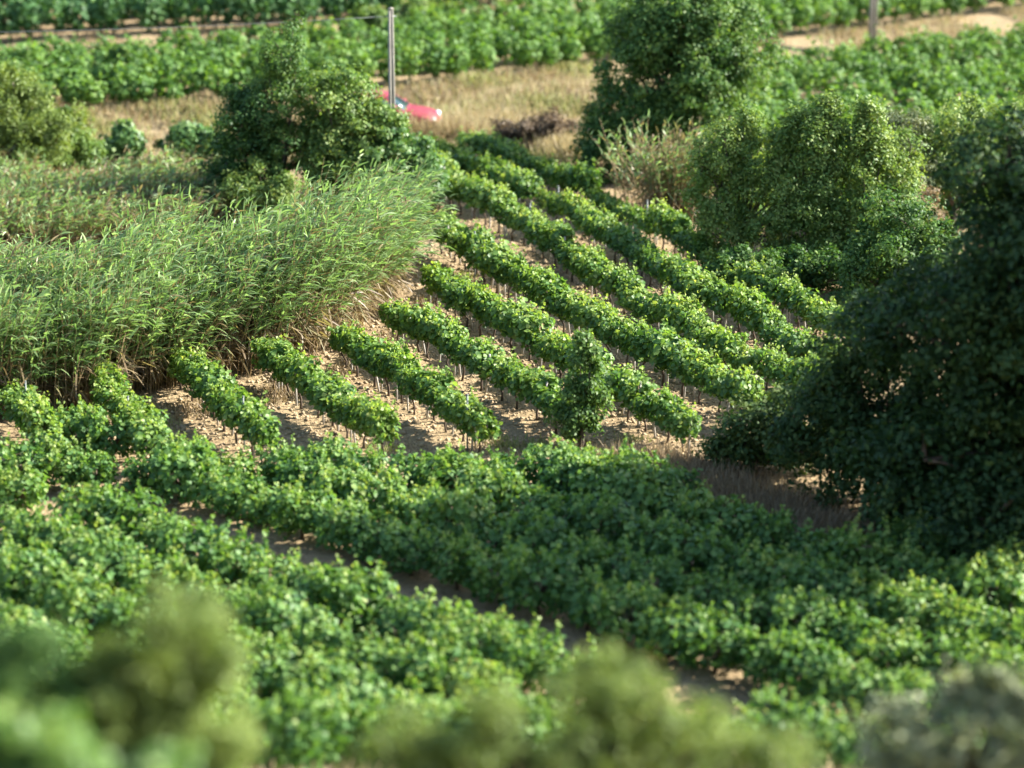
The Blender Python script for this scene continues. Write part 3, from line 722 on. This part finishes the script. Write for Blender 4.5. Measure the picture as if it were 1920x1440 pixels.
def clods():
    rng = np.random.default_rng(71); g = Geo()
    n = 20000
    P = [at(*q) for q in [(-60, 900), (300, 740), (620, 640), (800, 480), (800, 300), (880, 250), (1120, 330), (1260, 400), (1620, 600), (1560, 700), (1350, 860), (900, 880), (600, 1010), (300, 950)]]
    a = sample_poly(P, n - 6000, rng)
    t = rng.uniform(-14, 14, 6000); w = rng.normal(size=6000) * .6
    b = RN * (-40.45 + w[:, None]) + RD * (t[:, None] - 33)
    b = RN * (-40.45) + RD * t[:, None] * 1.3 + RN * w[:, None]
    p = np.concatenate([a, b]); n = len(p)
    base = np.array([[1, 0, 0], [0, 1, 0], [-1, 0, 0], [0, -1, 0], [0, 0, .75], [0, 0, -.75]], float)
    s = .025 + .065 * rng.random(n) ** 2.5
    v = base[None] * s[:, None, None] * rng.uniform(.6, 1.4, (n, 6, 3))
    th = rng.uniform(0, 6.28, n); c_, s_ = np.cos(th), np.sin(th)
    v = np.stack([v[..., 0] * c_[:, None] - v[..., 1] * s_[:, None], v[..., 0] * s_[:, None] + v[..., 1] * c_[:, None], v[..., 2]], -1)
    v += np.stack([p[:, 0], p[:, 1], height(p[:, 0], p[:, 1]) + (vnoise(p[:, 0] * 2.6, p[:, 1] * 2.6) - .5) * .09 + (vnoise(p[:, 0] * .7, p[:, 1] * .7, 3) - .5) * .12 + s * .2], 1)[:, None]
    f = np.array([[0, 1, 4], [1, 2, 4], [2, 3, 4], [3, 0, 4], [1, 0, 5], [2, 1, 5], [3, 2, 5], [0, 3, 5]])
    F_ = (np.arange(n)[:, None, None] * 6 + f[None]).reshape(-1, 3)
    g.add(v.reshape(-1, 3), [F_])
    link('soil_clods', g.mesh('soil_clods'), M['clod'], None, kind='stuff', label='clods of dry tilled soil between the vine rows', category='soil')
clods()

# ------------------------------------------------------------------ poles, posts, wire, car
def utility_pole(px, py, h, label, w=.21, loc=None):
    x, y = loc if loc else at(px, py); z = float(height(x, y))
    t = thing('utility_pole', (x, y, z), label, 'utility pole', None, .35)
    g = Geo()                                                   # tapered concrete shaft, H section: two flanges and a web
    def taper(x0, x1, y0, y1, k=.62):
        v = []
        for zz, s in ((-.5, 1), (h, k)):
            v += [(x0 * s, y0 * s, zz), (x1 * s, y0 * s, zz), (x1 * s, y1 * s, zz), (x0 * s, y1 * s, zz)]
        g.add(v, [np.array([(0, 3, 2, 1), (4, 5, 6, 7), (0, 1, 5, 4), (1, 2, 6, 5), (2, 3, 7, 6), (3, 0, 4, 7)])])
    hw = w / 2
    taper(-hw, -hw * .42, -hw, hw); taper(hw * .42, hw, -hw, hw); taper(-hw * .42, hw * .42, -hw * .35, hw * .35)
    link('shaft', g.mesh('shaft'), M['concrete'], t)
    c = Geo(); box(c, (-hw * .68, -hw * .68, h), (hw * .68, hw * .68, h + .05)); link('cap', c.mesh('cap'), M['concrete'], t)
    b = Geo(); tube(b, [(-.18, 0, h - .22), (.18, 0, h - .22)], [.02, .02], 6); link('bracket', b.mesh('bracket'), M['post'], t)
    return x, y, z + h - .22
wx, wy, wz = utility_pole(737, 366, 6.05, 'grey concrete pole standing in front of the red car')
utility_pole(1632, 73, 7.0, 'grey concrete pole cut by the top edge at upper right', .28, (14.5, 113.4))
g = Geo(); tt = np.linspace(0, 1, 25)
tube(g, np.stack([wx - .1 - tt * 42, wy + tt * 3, wz - 3.2 * tt * (1 - tt)], 1), np.full(25, .011), 5)
link('overhead_wire', g.mesh('overhead_wire'), M['post'], None, label='thin overhead wire running left from the grey pole by the car', category='wire')

def end_post(px, py, h, label):
    x, y = at(px, py); z = float(height(x, y))
    t = thing('trellis_post', (x, y, z), label, 'post', 'metal posts in the staked rows')
    g = Geo(); tube(g, [(0, 0, -.2), (.01, 0, h)], [.021, .021], 8); link('post_shaft', g.mesh('post_shaft'), M['post'], t)
    c = Geo(); tube(c, [(.01, 0, h + .001), (.01, 0, h + .03)], [.026, .024], 8); link('post_cap', c.mesh('post_cap'), M['post'], t)
for a in [(876, 850, 1.45, 'grey metal post at the near end of the fifth staked row'), (458, 842, 1.3, 'thin metal post at the near end of the third staked row'),
          (243, 842, 1.3, 'thin metal post at the near end of the second staked row'), (890, 520, 1.35, 'metal post poking above leaves near far end of the eighth row'),
          (993, 462, 1.3, 'metal post poking above leaves of the ninth staked row'), (1046, 430, 1.35, 'metal post between weak vines of the tenth staked row'),
          (1212, 455, 1.3, 'metal post at the gap in the rightmost staked row'), (52, 812, 1.3, 'metal post within the leftmost staked row')]:
    end_post(*a)

def car():
    x, y = at(725, 252)
    t = thing('parked_car', (x, y, float(height(x, y)) + .02), 'red hatchback car half hidden by dry grass on the track', 'car', None, math.radians(-6))
    paint = plain_mat('red_car_paint', (.17, .014, .022), (.22, .025, .034), 3, .5, 0.0, spec=.4)
    glass = plain_mat('car_glass', (.02, .045, .055), (.025, .05, .06), 2, .08, 0.0, spec=.8)
    rub = plain_mat('tyre_rubber', (.015, .015, .015), (.025, .025, .025), 20, .9, .1)
    alloy = plain_mat('wheel_alloy', (.45, .45, .46), (.55, .55, .56), 10, .35, 0, metallic=.8)
    lamp = plain_mat('headlamp_glass', (.75, .76, .78), (.82, .83, .84), 6, .12, 0, spec=.8)
    hw = .82
    # lower body: side profile lofted across with rounded flanks
    prof = [(-1.85, .32), (-1.9, .62), (-1.84, .92), (-.2, .95), (.75, .93), (1.35, .84), (1.78, .70), (1.86, .45), (1.8, .25), (-1.8, .22)]
    g = Geo(); sec = [(-hw, .90), (-hw * .95, 1.0), (hw * .95, 1.0), (hw, .90)]
    cx, cz = 0, .58; v = []; n = len(prof)
    for yy, k in sec:
        v += [(cx + (a - cx) * (.97 if k < 1 else 1), yy, cz + (b - cz) * k) for a, b in prof]
    fs = []
    for s in range(3):
        for i in range(n):
            j = (i + 1) % n; fs.append((s * n + i, s * n + j, (s + 1) * n + j, (s + 1) * n + i))
    g.add(v, [np.array(fs), np.arange(n)[None, ::-1], (np.arange(n) + 3 * n)[None]])
    body = link('body', g.mesh('body'), paint, t)
    # cabin with sloping screens
    low = [(-1.78, .93), (.78, .93)]; top = [(-1.4, 1.42), (.05, 1.42)]
    g = Geo(); wl, wt = .76, .6
    v = [(low[0][0], -wl, .93), (low[1][0], -wl, .93), (low[1][0], wl, .93), (low[0][0], wl, .93), (top[0][0], -wt, 1.42), (top[1][0], -wt, 1.42), (top[1][0], wt, 1.42), (top[0][0], wt, 1.42)]
    g.add(v, [np.array([(4, 5, 6, 7), (0, 1, 5, 4), (1, 2, 6, 5), (2, 3, 7, 6), (3, 0, 4, 7)])])
    cab = link('cabin', g.mesh('cabin'), paint, t)
    V = np.array(v)
    def pane(name, idx, inset, off, split=None):
        q = V[idx]; c = q.mean(0); q = c + (q - c) * np.array(inset)
        nrm = unit(np.cross(V[idx][1] - V[idx][0], V[idx][3] - V[idx][0])[None])[0]
        if nrm @ (c - np.array([-.6, 0, 1.1])) < 0: nrm = -nrm
        gg = Geo(); gg.add(np.concatenate([q + nrm * .006, q - nrm * .01]), [np.array([(0, 1, 2, 3), (0, 4, 5, 1), (1, 5, 6, 2), (2, 6, 7, 3), (3, 7, 4, 0)])])
        link(name, gg.mesh(name), glass, t)
    pane('windscreen', [1, 2, 6, 5], (.86, .86, .84), 0); pane('rear_window', [3, 0, 4, 7], (.86, .84, .8), 0)
    for a, b in (((0, 1, 5, 4), -1), ((2, 3, 7, 6), 1)):
        q = V[list(a)]
        for u0, u1 in ((.07, .47), (.52, .93)):
            def pt(u, w):
                lo_ = q[0] * (1 - u) + q[1] * u; hi_ = q[3] * (1 - u) + q[2] * u
                return lo_ * (1 - w) + hi_ * w
            c4 = np.array([pt(u0, .1), pt(u1, .1), pt(u1, .86), pt(u0, .86)]); nr = np.array([0, b, .25]) * .007
            gg = Geo(); gg.add(np.concatenate([c4 + nr, c4 - nr]), [np.array([(0, 1, 2, 3), (0, 4, 5, 1), (1, 5, 6, 2), (2, 6, 7, 3), (3, 7, 4, 0)])])
            link('side_window', gg.mesh('side_window'), glass, t)
    for wxp in (-1.2, 1.15):
        for sgn in (-1, 1):
            gg = Geo(); tube(gg, [(wxp, sgn * .70, .30), (wxp, sgn * .85, .30)], [.30, .30], 20); w = link('wheel', gg.mesh('wheel'), rub, t)
            gg = Geo(); tube(gg, [(wxp, sgn * .80, .30), (wxp, sgn * .862, .30)], [.19, .18], 16); link('rim', gg.mesh('rim'), alloy, w)
    for sgn in (-1, 1):
        gg = Geo(); tube(gg, [(1.68, sgn * .60, .64), (1.83, sgn * .60, .62)], [.15, .12], 12); link('headlight', gg.mesh('headlight'), lamp, t)
        gg = Geo(); box(gg, (-1.905, sgn * .62 - .11, .66), (-1.80, sgn * .62 + .11, .86)); link('tail_light', gg.mesh('tail_light'), plain_mat('tail_lamp', (.4, .02, .02), (.45, .03, .03), 5, .2, 0), t)
        gg = Geo(); box(gg, (.42, sgn * .80 - .05, .95), (.58, sgn * .92 + .05 * sgn, 1.08)); link('wing_mirror', gg.mesh('wing_mirror'), paint, t)
    gg = Geo(); box(gg, (1.74, -.7, .30), (1.90, .7, .45)); link('bumper', gg.mesh('bumper'), plain_mat('bumper_plastic', (.05, .05, .05), (.08, .08, .08), 8, .6, 0), t)
car()
